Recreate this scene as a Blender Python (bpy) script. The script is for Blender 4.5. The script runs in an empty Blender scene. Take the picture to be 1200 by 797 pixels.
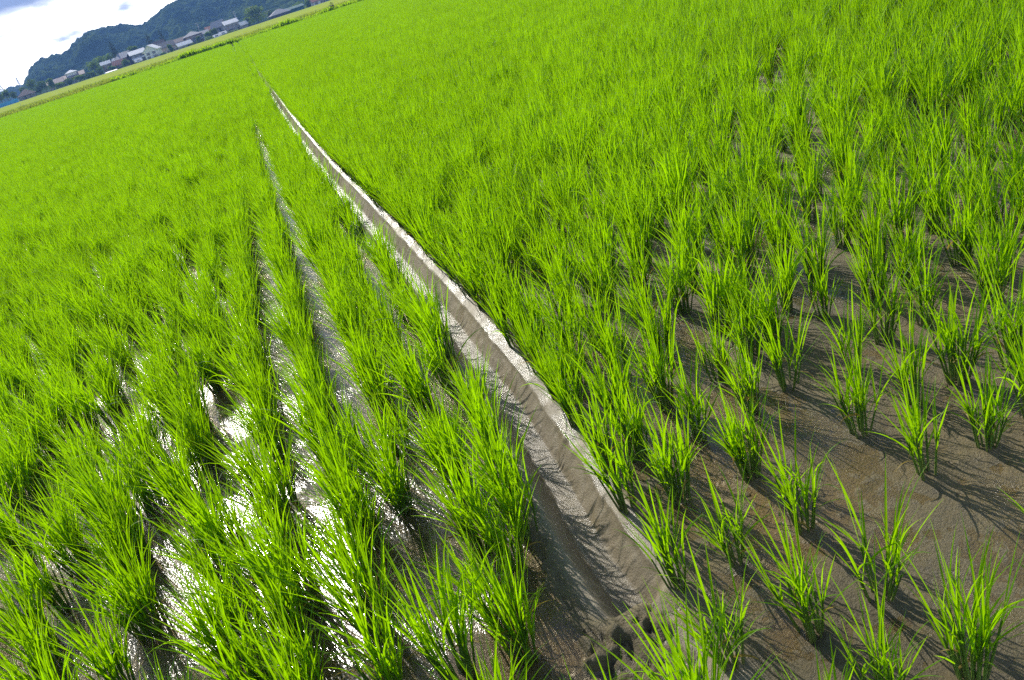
import bpy, math, random
import numpy as np
from mathutils import Matrix, Vector
R = math.radians
C = bpy.context.scene.collection
S = 1.7                                   # camera height in metres

# ------------------------------------------------------------------ camera, sky, sun, exposure
W0, H0 = 1200., 797.
HOR_A, HOR_B, FPX = 122.0, -0.3255, 920.
ROLL = math.atan(-HOR_B)
RV = np.array([math.cos(ROLL), -math.sin(ROLL)]); DV = np.array([math.sin(ROLL), math.cos(ROLL)])
CC = np.array([W0/2, H0/2])
PITCH = math.atan(-np.dot(np.array([600, HOR_A+HOR_B*600])-CC, DV)/FPX)
AZ = math.atan2(np.dot(np.array([262., HOR_A+HOR_B*262])-CC, RV), FPX/math.cos(PITCH))

def ray(px, py):
    q = np.array([px, py])-CC
    u = np.dot(q, RV); v = np.dot(q, DV)
    fw = FPX*math.cos(PITCH)-v*math.sin(PITCH); dz = -(FPX*math.sin(PITCH)+v*math.cos(PITCH))
    return np.array([u*math.cos(AZ)-fw*math.sin(AZ), u*math.sin(AZ)+fw*math.cos(AZ), dz])

def at(px, py, Y):
    """point of the place seen at photo pixel px,py at the depth Y along the planting rows"""
    k = ray(px, py); t = Y/k[1]
    return Vector((k[0]*t, Y, S+k[2]*t))

def project(P):
    P = np.asarray(P, float); X, Y, Z = P[..., 0], P[..., 1], P[..., 2]-S
    u = X*math.cos(AZ)+Y*math.sin(AZ); fw = -X*math.sin(AZ)+Y*math.cos(AZ)
    D = fw*math.cos(PITCH)-Z*math.sin(PITCH); v = -(fw*math.sin(PITCH)+Z*math.cos(PITCH))
    D = np.where(D > .05, D, np.nan)
    q = CC+RV*(FPX*u/D)[..., None]+DV*(FPX*v/D)[..., None]
    return q

cam = bpy.data.cameras.new("camera"); co = bpy.data.objects.new("camera", cam); C.objects.link(co)
fwd = Vector(ray(*CC)).normalized(); rgt = Vector(ray(CC[0]+1, CC[1])-ray(*CC)).normalized()
upv = -(Vector(ray(CC[0], CC[1]+1)-ray(*CC)).normalized())
M4 = Matrix((rgt, upv, -fwd)).transposed().to_4x4(); M4.translation = (0, 0, S)
co.matrix_world = M4
cam.sensor_fit = 'HORIZONTAL'; cam.sensor_width = 36; cam.lens = FPX/W0*36
cam.clip_start = .05; cam.clip_end = 8000
scn = bpy.context.scene; scn.camera = co

SUN_AZ, SUN_EL = R(-12.5), R(36)            # azimuth from +Y (towards +X), elevation
world = bpy.data.worlds.new("World"); scn.world = world; world.use_nodes = True
wn = world.node_tree; wn.nodes.clear()
def N(t, ty, **kw):
    n = t.nodes.new(ty)
    for k, v in kw.items():
        if k == 'inp':
            for a, b in v.items(): n.inputs[a].default_value = b
        else: setattr(n, k, v)
    return n
def build_world():
    t = wn; L = t.links.new
    out = N(t, 'ShaderNodeOutputWorld'); bg = N(t, 'ShaderNodeBackground'); bg.inputs[1].default_value = .10
    sky = N(t, 'ShaderNodeTexSky', sky_type='NISHITA', sun_disc=False, sun_elevation=SUN_EL, sun_rotation=SUN_AZ,
            air_density=1.0, dust_density=.8, ozone_density=1.4)
    tc = N(t, 'ShaderNodeTexCoord')
    sep = N(t, 'ShaderNodeSeparateXYZ'); L(tc.outputs['Generated'], sep.inputs[0])
    # project the direction on a flat cloud layer, so clouds shrink towards the horizon
    za = N(t, 'ShaderNodeMath', operation='ADD', inp={1: .16}); L(sep.outputs[2], za.inputs[0])
    zm = N(t, 'ShaderNodeMath', operation='MAXIMUM', inp={1: .02}); L(za.outputs[0], zm.inputs[0])
    dx = N(t, 'ShaderNodeMath', operation='DIVIDE'); L(sep.outputs[0], dx.inputs[0]); L(zm.outputs[0], dx.inputs[1])
    dy = N(t, 'ShaderNodeMath', operation='DIVIDE'); L(sep.outputs[1], dy.inputs[0]); L(zm.outputs[0], dy.inputs[1])
    cb = N(t, 'ShaderNodeCombineXYZ'); L(dx.outputs[0], cb.inputs[0]); L(dy.outputs[0], cb.inputs[1])
    n1 = N(t, 'ShaderNodeTexNoise', inp={'Scale': .8, 'Detail': 7, 'Roughness': .58, 'Distortion': .3}); L(cb.outputs[0], n1.inputs['Vector'])
    # a bright white bank low over the hills, under broken grey-blue cloud
    edge = N(t, 'ShaderNodeMath', operation='MULTIPLY_ADD', inp={1: .05}); L(n1.outputs[0], edge.inputs[0]); L(sep.outputs[2], edge.inputs[2])
    low = N(t, 'ShaderNodeMapRange', interpolation_type='SMOOTHSTEP', inp={1: CLOUD_EDGE, 2: CLOUD_EDGE+.016, 3: 1, 4: 0}); L(edge.outputs[0], low.inputs[0])
    mk0 = N(t, 'ShaderNodeMapRange', interpolation_type='SMOOTHSTEP', inp={1: .50, 2: .66, 3: 0, 4: 1}); L(n1.outputs[0], mk0.inputs[0])
    up = N(t, 'ShaderNodeMapRange', interpolation_type='SMOOTHSTEP', inp={1: .12, 2: .30, 3: 1, 4: .0}); L(sep.outputs[2], up.inputs[0])
    mk1 = N(t, 'ShaderNodeMath', operation='MAXIMUM'); L(mk0.outputs[0], mk1.inputs[0]); L(up.outputs[0], mk1.inputs[1])
    mk = N(t, 'ShaderNodeMath', operation='MAXIMUM'); L(mk1.outputs[0], mk.inputs[0]); L(low.outputs[0], mk.inputs[1])
    # wisps inside the white bank
    mp = N(t, 'ShaderNodeMapping'); mp.inputs['Location'].default_value = WISP_OFF; mp.inputs['Scale'].default_value = (1.6, 1, 1); L(cb.outputs[0], mp.inputs[0])
    n2 = N(t, 'ShaderNodeTexNoise', inp={'Scale': 1.9, 'Detail': 5, 'Roughness': .5}); L(mp.outputs[0], n2.inputs['Vector'])
    wk = N(t, 'ShaderNodeMapRange', interpolation_type='SMOOTHSTEP', inp={1: .54, 2: .70, 3: 0, 4: .85}); L(n2.outputs[0], wk.inputs[0])
    gk = N(t, 'ShaderNodeMath', operation='MULTIPLY_ADD', inp={1: -1., 2: 1.}); L(low.outputs[0], gk.inputs[0])
    gw = N(t, 'ShaderNodeMath', operation='MAXIMUM'); L(gk.outputs[0], gw.inputs[0]); L(wk.outputs[0], gw.inputs[1])
    cc = N(t, 'ShaderNodeMix', data_type='RGBA'); cc.inputs[6].default_value = (19, 19.2, 19.6, 1); cc.inputs[7].default_value = (3.0, 3.6, 5.6, 1)
    gb = N(t, 'ShaderNodeMapRange', interpolation_type='SMOOTHSTEP', inp={1: .13, 2: .24, 3: 0, 4: 1}); L(sep.outputs[2], gb.inputs[0])
    gc = N(t, 'ShaderNodeMix', data_type='RGBA'); gc.inputs[6].default_value = (2.7, 3.25, 5.0, 1); gc.inputs[7].default_value = (4.4, 5.3, 7.6, 1); L(gb.outputs[0], gc.inputs[0]); L(gc.outputs[2], cc.inputs[7])
    L(gw.outputs[0], cc.inputs[0])
    mx = N(t, 'ShaderNodeMix', data_type='RGBA'); L(mk.outputs[0], mx.inputs[0]); L(sky.outputs[0], mx.inputs[6]); L(cc.outputs[2], mx.inputs[7])
    L(mx.outputs[2], bg.inputs[0]); L(bg.outputs[0], out.inputs[0])
CLOUD_EDGE, WISP_OFF = .092, (.3, .2, 0.)
build_world()

sun = bpy.data.lights.new("sun", 'SUN'); sun.energy = 4.6; sun.angle = R(.53); sun.color = (1.0, .95, .86)
so = bpy.data.objects.new("sun", sun); C.objects.link(so)
sdir = Vector((math.sin(SUN_AZ)*math.cos(SUN_EL), math.cos(SUN_AZ)*math.cos(SUN_EL), math.sin(SUN_EL)))
so.rotation_euler = sdir.to_track_quat('Z', 'Y').to_euler(); so.location = sdir*300
scn.view_settings.view_transform = 'Standard'; scn.view_settings.look = 'None'
scn.view_settings.gamma = 1; scn.view_settings.exposure = .62
scn.cycles.max_bounces = 8; scn.cycles.transparent_max_bounces = 12; scn.cycles.volume_bounces = 0
scn.cycles.sample_clamp_indirect = 4; scn.cycles.use_denoising = False      # keeps the fine blade texture of the far field

# ------------------------------------------------------------------ helpers
rng = np.random.default_rng(7); random.seed(7)

def tag(o, label=None, cat=None, group=None, kind=None):
    if label: o['label'] = label
    if cat: o['category'] = cat
    if group: o['group'] = group
    if kind: o['kind'] = kind
    return o

def mesh_np(name, V, F, mat=None, smooth=True, attrs=None):
    """V (n,3), F list of lists or (m,k) array"""
    me = bpy.data.meshes.new(name)
    V = np.asarray(V, np.float32)
    if isinstance(F, np.ndarray):
        m, k = F.shape
        me.vertices.add(len(V)); me.vertices.foreach_set('co', V.ravel())
        me.loops.add(m*k); me.loops.foreach_set('vertex_index', F.ravel().astype(np.int32))
        me.polygons.add(m)
        me.polygons.foreach_set('loop_start', np.arange(0, m*k, k, dtype=np.int32))
        me.polygons.foreach_set('loop_total', np.full(m, k, np.int32))
        me.update(calc_edges=True); me.validate()
    else:
        me.from_pydata([tuple(v) for v in V], [], F)
    if attrs:
        for an, (ty, arr) in attrs.items():
            a = me.attributes.new(an, ty, 'POINT')
            a.data.foreach_set({'FLOAT': 'value', 'INT': 'value', 'FLOAT_VECTOR': 'vector', 'FLOAT_COLOR': 'color'}[ty], np.ascontiguousarray(arr).ravel())
    if smooth and len(me.polygons): me.polygons.foreach_set('use_smooth', np.ones(len(me.polygons), bool))
    if mat: me.materials.append(mat)
    return me

def link(name, me, parent=None, loc=(0, 0, 0)):
    o = bpy.data.objects.new(name, me); C.objects.link(o); o.location = loc
    if parent: o.parent = parent
    return o

def empty(name, loc, rz=0):
    o = bpy.data.objects.new(name, None); C.objects.link(o); o.location = loc; o.rotation_euler[2] = rz
    o.empty_display_size = .2
    return o

class MB:
    def __init__(s): s.v = []; s.f = []
    def poly(s, pts):
        i = len(s.v); s.v += [tuple(p) for p in pts]; s.f.append(list(range(i, i+len(pts)))); return s
    def box(s, a, b):
        x0, y0, z0 = a; x1, y1, z1 = b; i = len(s.v)
        s.v += [(x0, y0, z0), (x1, y0, z0), (x1, y1, z0), (x0, y1, z0), (x0, y0, z1), (x1, y0, z1), (x1, y1, z1), (x0, y1, z1)]
        s.f += [[i+k for k in q] for q in ((0, 3, 2, 1), (4, 5, 6, 7), (0, 1, 5, 4), (1, 2, 6, 5), (2, 3, 7, 6), (3, 0, 4, 7))]
        return s
    def tube(s, pts, rad, n=6):
        pts = [Vector(p) for p in pts]; rad = rad if isinstance(rad, (list, tuple)) else [rad]*len(pts); i0 = len(s.v)
        for k, p in enumerate(pts):
            d = (pts[min(k+1, len(pts)-1)]-pts[max(k-1, 0)]).normalized()
            a = d.orthogonal().normalized(); b = d.cross(a)
            for j in range(n):
                t = 2*math.pi*j/n; s.v.append(tuple(p+(a*math.cos(t)+b*math.sin(t))*rad[k]))
        for k in range(len(pts)-1):
            for j in range(n):
                a = i0+k*n+j; b = i0+k*n+(j+1) % n; s.f.append([a, b, b+n, a+n])
        s.f.append([i0+j for j in range(n)][::-1]); s.f.append([i0+(len(pts)-1)*n+j for j in range(n)])
        return s
    def build(s, name, mat, parent=None, smooth=False, loc=(0, 0, 0)):
        return link(name, mesh_np(name, s.v, s.f, mat, smooth), parent, loc)

def hash2(ix, iy, seed):
    h = (ix.astype(np.int64)*374761393+iy.astype(np.int64)*668265263+seed*1442695041) & 0xffffffff
    h = ((h ^ (h >> 13))*1274126177) & 0xffffffff
    return ((h ^ (h >> 16)) & 0xffff)/65535.
def vnoise(x, y, seed=0):
    ix = np.floor(x); iy = np.floor(y); fx = x-ix; fy = y-iy
    fx = fx*fx*(3-2*fx); fy = fy*fy*(3-2*fy)
    a = hash2(ix, iy, seed); b = hash2(ix+1, iy, seed); c = hash2(ix, iy+1, seed); d = hash2(ix+1, iy+1, seed)
    return (a*(1-fx)+b*fx)*(1-fy)+(c*(1-fx)+d*fx)*fy
def fbm(x, y, seed=0, o=4, g=.5):
    s = 0; a = 1; n = 0
    for k in range(o):
        s = s+a*vnoise(x*2**k+k*17.3, y*2**k-k*9.1, seed+k); n += a; a *= g
    return s/n

# ------------------------------------------------------------------ materials
def mat(name):
    m = bpy.data.materials.new(name); m.use_nodes = True; m.node_tree.nodes.clear(); return m
def simple(name, col, rough=.7, var=.12, scale=3., bump=0., metal=0.):
    m = mat(name); t = m.node_tree; L = t.links.new
    o = N(t, 'ShaderNodeOutputMaterial'); p = N(t, 'ShaderNodeBsdfPrincipled', inp={'Roughness': rough, 'Metallic': metal})
    tc = N(t, 'ShaderNodeTexCoord'); n = N(t, 'ShaderNodeTexNoise', inp={'Scale': scale, 'Detail': 5}); L(tc.outputs['Object'], n.inputs['Vector'])
    a = N(t, 'ShaderNodeMix', data_type='RGBA'); a.inputs[6].default_value = tuple(c*(1-var*2) for c in col)+(1,); a.inputs[7].default_value = tuple(min(1, c*(1+var*2)) for c in col)+(1,)
    L(n.outputs[0], a.inputs[0]); L(a.outputs[2], p.inputs['Base Color'])
    if bump:
        b = N(t, 'ShaderNodeBump', inp={'Strength': bump, 'Distance': .05}); L(n.outputs[0], b.inputs['Height']); L(b.outputs[0], p.inputs['Normal'])
    L(p.outputs[0], o.inputs[0]); return m

def leaf_mat(name, young, old, trans, tfac=.5, spec=.22, rough=.42, blade=True):
    """thin leaf: part of the light is scattered back, part passes through"""
    m = mat(name); t = m.node_tree; L = t.links.new
    o = N(t, 'ShaderNodeOutputMaterial')
    p = N(t, 'ShaderNodeBsdfPrincipled', inp={'Roughness': rough, 'Specular IOR Level': spec})
    tr = N(t, 'ShaderNodeBsdfTranslucent')
    mixs = N(t, 'ShaderNodeMixShader', inp={0: tfac})
    oi = N(t, 'ShaderNodeObjectInfo')
    if blade:
        at_ = N(t, 'ShaderNodeAttribute', attribute_name='blade'); sp = N(t, 'ShaderNodeSeparateColor'); L(at_.outputs['Color'], sp.inputs[0])
        r = N(t, 'ShaderNodeMath', operation='MULTIPLY_ADD', inp={1: .35, 2: 0}); L(oi.outputs['Random'], r.inputs[0])
        r2 = N(t, 'ShaderNodeMath', operation='MULTIPLY_ADD', inp={1: .55}); L(sp.outputs[0], r2.inputs[0]); L(r.outputs[0], r2.inputs[2])
        ge = N(t, 'ShaderNodeNewGeometry'); pn = N(t, 'ShaderNodeTexNoise', inp={'Scale': .55, 'Detail': 4, 'Roughness': .6}); L(ge.outputs['Position'], pn.inputs['Vector'])
        pr = N(t, 'ShaderNodeMapRange', inp={1: .3, 2: .7, 3: -.30, 4: .38}); L(pn.outputs[0], pr.inputs[0])
        r3 = N(t, 'ShaderNodeMath', operation='ADD', use_clamp=True); L(r2.outputs[0], r3.inputs[0]); L(pr.outputs[0], r3.inputs[1])
        fac = r3.outputs[0]
    else:
        tc = N(t, 'ShaderNodeTexCoord'); n = N(t, 'ShaderNodeTexNoise', inp={'Scale': .9, 'Detail': 3}); L(tc.outputs['Object'], n.inputs['Vector'])
        fac = n.outputs[0]
    c1 = N(t, 'ShaderNodeMix', data_type='RGBA'); c1.inputs[6].default_value = old+(1,); c1.inputs[7].default_value = young+(1,); L(fac, c1.inputs[0])
    c2 = N(t, 'ShaderNodeMix', data_type='RGBA'); c2.inputs[6].default_value = tuple(x*.8 for x in trans)+(1,); c2.inputs[7].default_value = trans+(1,); L(fac, c2.inputs[0])
    ca, cb = c1.outputs[2], c2.outputs[2]
    if blade:
        d1 = N(t, 'ShaderNodeMix', data_type='RGBA'); d1.inputs[7].default_value = (.30, .22, .05, 1); L(sp.outputs[2], d1.inputs[0]); L(ca, d1.inputs[6])
        d2 = N(t, 'ShaderNodeMix', data_type='RGBA'); d2.inputs[7].default_value = (.42, .32, .05, 1); L(sp.outputs[2], d2.inputs[0]); L(cb, d2.inputs[6])
        ca, cb = d1.outputs[2], d2.outputs[2]
    L(ca, p.inputs['Base Color']); L(cb, tr.inputs['Color'])
    L(p.outputs[0], mixs.inputs[1]); L(tr.outputs[0], mixs.inputs[2]); L(mixs.outputs[0], o.inputs[0])
    return m

M_LEAF = leaf_mat('rice_leaf', (.115, .25, .003), (.05, .15, .005), (.42, .77, .001), .52)
def stalk_mat():
    m = mat('rice_stalk'); t = m.node_tree; L = t.links.new
    o = N(t, 'ShaderNodeOutputMaterial'); p = N(t, 'ShaderNodeBsdfPrincipled', inp={'Roughness': .45})
    a = N(t, 'ShaderNodeAttribute', attribute_name='blade'); sp = N(t, 'ShaderNodeSeparateColor'); L(a.outputs['Color'], sp.inputs[0])
    r = N(t, 'ShaderNodeValToRGB'); e = r.color_ramp.elements
    e[0].position = 0; e[0].color = (.07, .06, .03, 1); e[1].position = 1; e[1].color = (.08, .19, .012, 1)
    x = e.new(.13); x.color = (.17, .20, .06, 1); x = e.new(.45); x.color = (.13, .24, .03, 1)
    L(sp.outputs[1], r.inputs[0]); L(r.outputs[0], p.inputs['Base Color'])
    tr = N(t, 'ShaderNodeBsdfTranslucent'); L(r.outputs[0], tr.inputs[0]); mx = N(t, 'ShaderNodeMixShader', inp={0: .25})
    L(p.outputs[0], mx.inputs[1]); L(tr.outputs[0], mx.inputs[2]); L(mx.outputs[0], o.inputs[0]); return m
M_STALK = stalk_mat()

def mud_mat():
    m = mat('wet_mud'); t = m.node_tree; L = t.links.new
    o = N(t, 'ShaderNodeOutputMaterial'); p = N(t, 'ShaderNodeBsdfPrincipled', inp={'Specular IOR Level': .5})
    ge = N(t, 'ShaderNodeNewGeometry')
    n1 = N(t, 'ShaderNodeTexNoise', inp={'Scale': 5., 'Detail': 8, 'Roughness': .6}); L(ge.outputs['Position'], n1.inputs['Vector'])
    n2 = N(t, 'ShaderNodeTexNoise', inp={'Scale': 130., 'Detail': 5, 'Roughness': .7}); L(ge.outputs['Position'], n2.inputs['Vector'])
    n3 = N(t, 'ShaderNodeTexNoise', inp={'Scale': 1.4, 'Detail': 3}); L(ge.outputs['Position'], n3.inputs['Vector'])
    at_ = N(t, 'ShaderNodeAttribute', attribute_name='mud'); sp = N(t, 'ShaderNodeSeparateColor'); L(at_.outputs['Color'], sp.inputs[0])   # R wet, G smooth, B algae/ochre
    c = N(t, 'ShaderNodeMix', data_type='RGBA'); c.inputs[6].default_value = (.105, .081, .036, 1); c.inputs[7].default_value = (.25, .197, .092, 1); L(n1.outputs[0], c.inputs[0])
    c2 = N(t, 'ShaderNodeMix', data_type='RGBA'); c2.inputs[7].default_value = (.26, .17, .05, 1); L(c.outputs[2], c2.inputs[6]); L(sp.outputs[2], c2.inputs[0])
    pm_ = N(t, 'ShaderNodeMapRange', inp={1: .35, 2: .65, 3: .66, 4: 1.12}); L(n3.outputs[0], pm_.inputs[0]); cp_ = N(t, 'ShaderNodeMix', data_type='RGBA', blend_type='MULTIPLY'); cp_.inputs[0].default_value = 1.; L(c2.outputs[2], cp_.inputs[6]); L(pm_.outputs[0], cp_.inputs[7])
    c3 = N(t, 'ShaderNodeMix', data_type='RGBA', blend_type='MULTIPLY'); c3.inputs[0].default_value = .5; L(cp_.outputs[2], c3.inputs[6])
    rr = N(t, 'ShaderNodeMapRange', inp={1: .3, 2: .7, 3: .55, 4: 1.25}); L(n2.outputs[0], rr.inputs[0]); L(rr.outputs[0], c3.inputs[7])
    wd_ = N(t, 'ShaderNodeMapRange', inp={1: .3, 2: 1, 3: 1.0, 4: .62}); L(sp.outputs[0], wd_.inputs[0])
    c4 = N(t, 'ShaderNodeMix', data_type='RGBA', blend_type='MULTIPLY'); c4.inputs[0].default_value = 1.; L(c3.outputs[2], c4.inputs[6]); L(wd_.outputs[0], c4.inputs[7]); L(c4.outputs[2], p.inputs['Base Color'])
    pl = N(t, 'ShaderNodeMapRange', inp={1: .4, 2: .8, 3: 0., 4: .55}); L(sp.outputs[1], pl.inputs[0])
    c5 = N(t, 'ShaderNodeMix', data_type='RGBA'); c5.inputs[7].default_value = (.255, .21, .15, 1); L(pl.outputs[0], c5.inputs[0]); L(c4.outputs[2], c5.inputs[6]); L(c5.outputs[2], p.inputs['Base Color'])
    cw = N(t, 'ShaderNodeMapRange', inp={1: .35, 2: .9, 3: 0., 4: 1.}); L(sp.outputs[0], cw.inputs[0]); L(cw.outputs[0], p.inputs['Coat Weight'])
    p.inputs['Coat Roughness'].default_value = .32; p.inputs['Coat IOR'].default_value = 1.4
    ro = N(t, 'ShaderNodeMapRange', inp={1: 0, 2: 1, 3: .55, 4: .22}); L(sp.outputs[0], ro.inputs[0])
    rs = N(t, 'ShaderNodeMapRange', inp={1: .50, 2: .68, 3: 1.1, 4: .45}); L(n1.outputs[0], rs.inputs[0]); rm = N(t, 'ShaderNodeMath', operation='MULTIPLY'); L(ro.outputs[0], rm.inputs[0]); L(rs.outputs[0], rm.inputs[1]); L(rm.outputs[0], p.inputs['Roughness'])
    b = N(t, 'ShaderNodeBump', inp={'Distance': .011}); bs = N(t, 'ShaderNodeMapRange', inp={1: 0, 2: 1, 3: 1.0, 4: .28}); L(sp.outputs[1], bs.inputs[0]); L(bs.outputs[0], b.inputs['Strength'])
    L(n2.outputs[0], b.inputs['Height']); L(b.outputs[0], p.inputs['Normal']); L(b.outputs[0], p.inputs['Coat Normal'])
    L(p.outputs[0], o.inputs[0]); return m
M_MUD = mud_mat()

def water_mat():
    m = mat('paddy_water'); t = m.node_tree; L = t.links.new
    o = N(t, 'ShaderNodeOutputMaterial'); gl = N(t, 'ShaderNodeBsdfGlossy', inp={'Color': (1, 1, 1, 1), 'Roughness': .07})
    tr = N(t, 'ShaderNodeBsdfTransparent', inp={0: (.93, .88, .76, 1)}); fr = N(t, 'ShaderNodeFresnel', inp={'IOR': 1.33}); mx = N(t, 'ShaderNodeMixShader')
    ge = N(t, 'ShaderNodeNewGeometry')
    io = N(t, 'ShaderNodeMapRange', inp={3: 1.33, 4: 1/1.33}); L(ge.outputs['Backfacing'], io.inputs[0]); L(io.outputs[0], fr.inputs['IOR'])   # same film from either side
    n1 = N(t, 'ShaderNodeTexNoise', inp={'Scale': 22., 'Detail': 2}); L(ge.outputs['Position'], n1.inputs['Vector'])
    n2 = N(t, 'ShaderNodeTexNoise', inp={'Scale': 95., 'Detail': 2, 'Roughness': .6}); L(ge.outputs['Position'], n2.inputs['Vector'])
    n3 = N(t, 'ShaderNodeTexNoise', inp={'Scale': 2.6, 'Detail': 3}); L(ge.outputs['Position'], n3.inputs['Vector'])
    # calm and scummy patches
    w = N(t, 'ShaderNodeMapRange', interpolation_type='SMOOTHSTEP', inp={1: .40, 2: .58, 3: .04, 4: 1.}); L(n3.outputs[0], w.inputs[0])
    a = N(t, 'ShaderNodeMath', operation='MULTIPLY'); L(n2.outputs[0], a.inputs[0]); L(w.outputs[0], a.inputs[1])
    ad = N(t, 'ShaderNodeMath', operation='MULTIPLY_ADD', inp={1: .7}); L(n1.outputs[0], ad.inputs[0]); L(a.outputs[0], ad.inputs[2])
    b = N(t, 'ShaderNodeBump', inp={'Strength': .8, 'Distance': .0026}); L(ad.outputs[0], b.inputs['Height'])
    L(b.outputs[0], gl.inputs['Normal']); L(b.outputs[0], fr.inputs['Normal'])
    ro = N(t, 'ShaderNodeMapRange', inp={1: 0, 2: 1, 3: .08, 4: .19}); L(w.outputs[0], ro.inputs[0]); L(ro.outputs[0], gl.inputs['Roughness'])
    L(fr.outputs[0], mx.inputs[0]); L(tr.outputs[0], mx.inputs[1]); L(gl.outputs[0], mx.inputs[2]); L(mx.outputs[0], o.inputs[0]); return m
M_WATER = water_mat()

# ------------------------------------------------------------------ paddy ground with the ditch
def oc(y):                                 # wander of the ditch (metres)
    return S*np.interp(np.asarray(y)/S, [0, 1.1, 1.35, 1.7, 2.45, 3.8, 5.55, 8.8, 17, 30, 52, 130],
                       [-.005, 0, .022, .045, .055, .038, .003, -.003, .065, .25, .50, .62])
PR_U = np.array([.10, .135, .160, .188, .196, .203, .232, .238, .272, .279, .309, .314, .342, .350, .362, .40])
PR_Z = np.array([0, .002, .003, .0115, .010, .002, -.064, -.068, -.055, -.049, -.007, .002, .0125, .011, .005, 0])
END_Y = .915*S
def edge_y(x): return S*(57.3-.30*np.asarray(x)/S*1.0)      # far edge of the paddy

def wsc(y): return np.interp(np.asarray(y)/S, [0, 5, 9, 18, 60], [1, 1, .9, .6, .3])
def ditch_amount(u, y):
    un = u/S
    wob = .010*(fbm(un*30, y*9, 50)-.5)
    return np.clip((y-END_Y+.03*(fbm(u*14, y*3, 51)-.5))/.055+wob, 0, 1)

def ground(x, y):
    """height of the mud, wetness, smoothness, ochre"""
    x = np.asarray(x, float); y = np.asarray(y, float)
    u = x-oc(y); un = .255+(u/S-.255)/wsc(y)
    lo = fbm(x*1.9, y*1.9, 3, 3)-.5; mi = fbm(x*8, y*8, 11, 3)-.5; fi = fbm(x*38, y*38, 23, 3)-.5
    side = np.clip((un-.25)/.10+.5, 0, 1)                                 # 0 left of the ditch, 1 right of it
    mean = -.023*(1-side)+.001*side
    g2 = fbm(x*85, y*85, 27, 2)-.5
    z = mean+lo*.042+mi*.018+(fi*.009+g2*.006)*np.exp(-(np.hypot(x, y)/5)**2)
    near = np.exp(-((un-.255)/.115)**4)                                    # the worked strip along the ditch
    z = z*(1-near)+near*(fi*.004+mi*.004+.003)
    amt = ditch_amount(u, y)
    prof = np.interp(un+.009*(fbm(y*6, un*6, 61)-.5)+.005*(fbm(x*30, y*30, 62, 2)-.5), PR_U, PR_Z, left=0, right=0)*S
    trench = (un > .19) & (un < .316)
    rough = np.where(trench, .25, 1.)
    z = np.where(trench, z*(1-amt)+(prof+mi*.003+fi*.0018)*amt, z*(1-.0*amt)+prof*amt)
    # clods: thrown out along both rims and heaped at the closed end
    wx, wy_ = x+.02*(fbm(x*18, y*18, 81, 2)-.5), y+.02*(fbm(x*18, y*18, 82, 2)-.5)
    cl = -.25+.75*np.sqrt(np.abs(2*vnoise(wx*24, wy_*24, 71)-1))+.35*np.sqrt(np.abs(2*vnoise(wx*41, wy_*41, 79)-1))*vnoise(wx*12, wy_*12, 83)*1.6
    rimR = np.exp(-((un-.358)/.014)**2); rimL = np.exp(-((un-.146)/.024)**2)
    endc = np.exp(-(((un-.225)/.10)**4))*np.exp(-(((y/S-.825)/.10)**4))*(1-amt)
    strip = np.exp(-(((un-.285)/.022)**2))*np.exp(-(((y/S-.80)/.14)**2))     # the smeared slide of smooth mud
    endc = endc*(1-.85*strip)
    wave = np.clip(fbm(y*7, un*9, 73)*2-.7, 0, 1)
    cr = np.clip(fbm(x*55, y*55, 75, 2)-.66, 0, 1)*9*np.clip(fbm(x*3, y*3, 76, 2)*2.4-.8, 0, 1)*side*(1-near)
    z = z+cr*.010*np.exp(-(np.hypot(x, y)/4)**2)
    z = z+cl*(rimR*.034*wave+rimL*.050*(.3+.7*wave)+endc*.062)
    wet = np.clip(.55-z*24+.5*(fbm(x*4.3, y*4.3, 33, 3)-.5), .15, 1)*(1-.1*side)
    wet = np.maximum(wet, np.exp(-((un-.176)/.020)**2)*.62*amt)
    wet = np.maximum(wet, np.where((un > .311) & (un < .347), (.30+.62*np.clip(fbm(x*9, y*9, 45, 3)*3.2-1.15, 0, 1))*amt, 0))
    wet = np.where((un > .234) & (un < .276) & (amt > .5), .72, wet)
    wet = np.where((((un > .276) & (un < .312)) | ((un > .196) & (un < .234))) & (amt > .5), .25, wet)
    smo = np.maximum(near*.8*(1-np.clip((rimR+rimL+endc), 0, 1)), strip*.45)
    smo = np.where(trench & (amt > .5), .75, smo)
    smo = np.where((un > .234) & (un < .276) & (amt > .5), .62, smo)
    smo = np.where((un > .313) & (un < .347) & (amt > .5), .78, smo)
    och = np.clip((fbm(x*3.1, y*3.1, 91, 3)-.5)*5, 0, 1)*np.clip(.6-z*40, 0, 1)*(1-near)*.8
    return z, wet, smo, och

def grid_lines():
    us = list(np.arange(.135, .375, .0026)*S)
    a = us[-1]; st = .0075
    while a < 140: a += st; us.append(a); st = min(st*(1.0 if a < 1.6 else 1.05), 6)
    b = us[0]; st = .0085; neg = []
    while b > -170: b -= st; neg.append(b); st = min(st*(1.0 if b > -1.2 else 1.05), 6)
    us = np.array(neg[::-1]+us)
    ys = list(np.arange(.55, 3.6, .0085)); y = ys[-1]; st = .0085
    while y < 101: st = min(st*1.018, 2.); y += st; ys.append(y)
    return us, np.array(ys)
us, ys = grid_lines()
U, Y = np.meshgrid(us, ys); X = U+oc(Y)
Yl = np.minimum(Y, edge_y(X)+0*Y)
Z, wet, smo, och = ground(X, Yl)
nu, ny = len(us), len(ys)
idx = np.arange(nu*ny).reshape(ny, nu)
F = np.stack([idx[:-1, :-1], idx[:-1, 1:], idx[1:, 1:], idx[1:, :-1]], -1).reshape(-1, 4)
mudc = np.stack([wet, smo, och, np.ones_like(wet)], -1).reshape(-1, 4).astype(np.float32)
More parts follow.
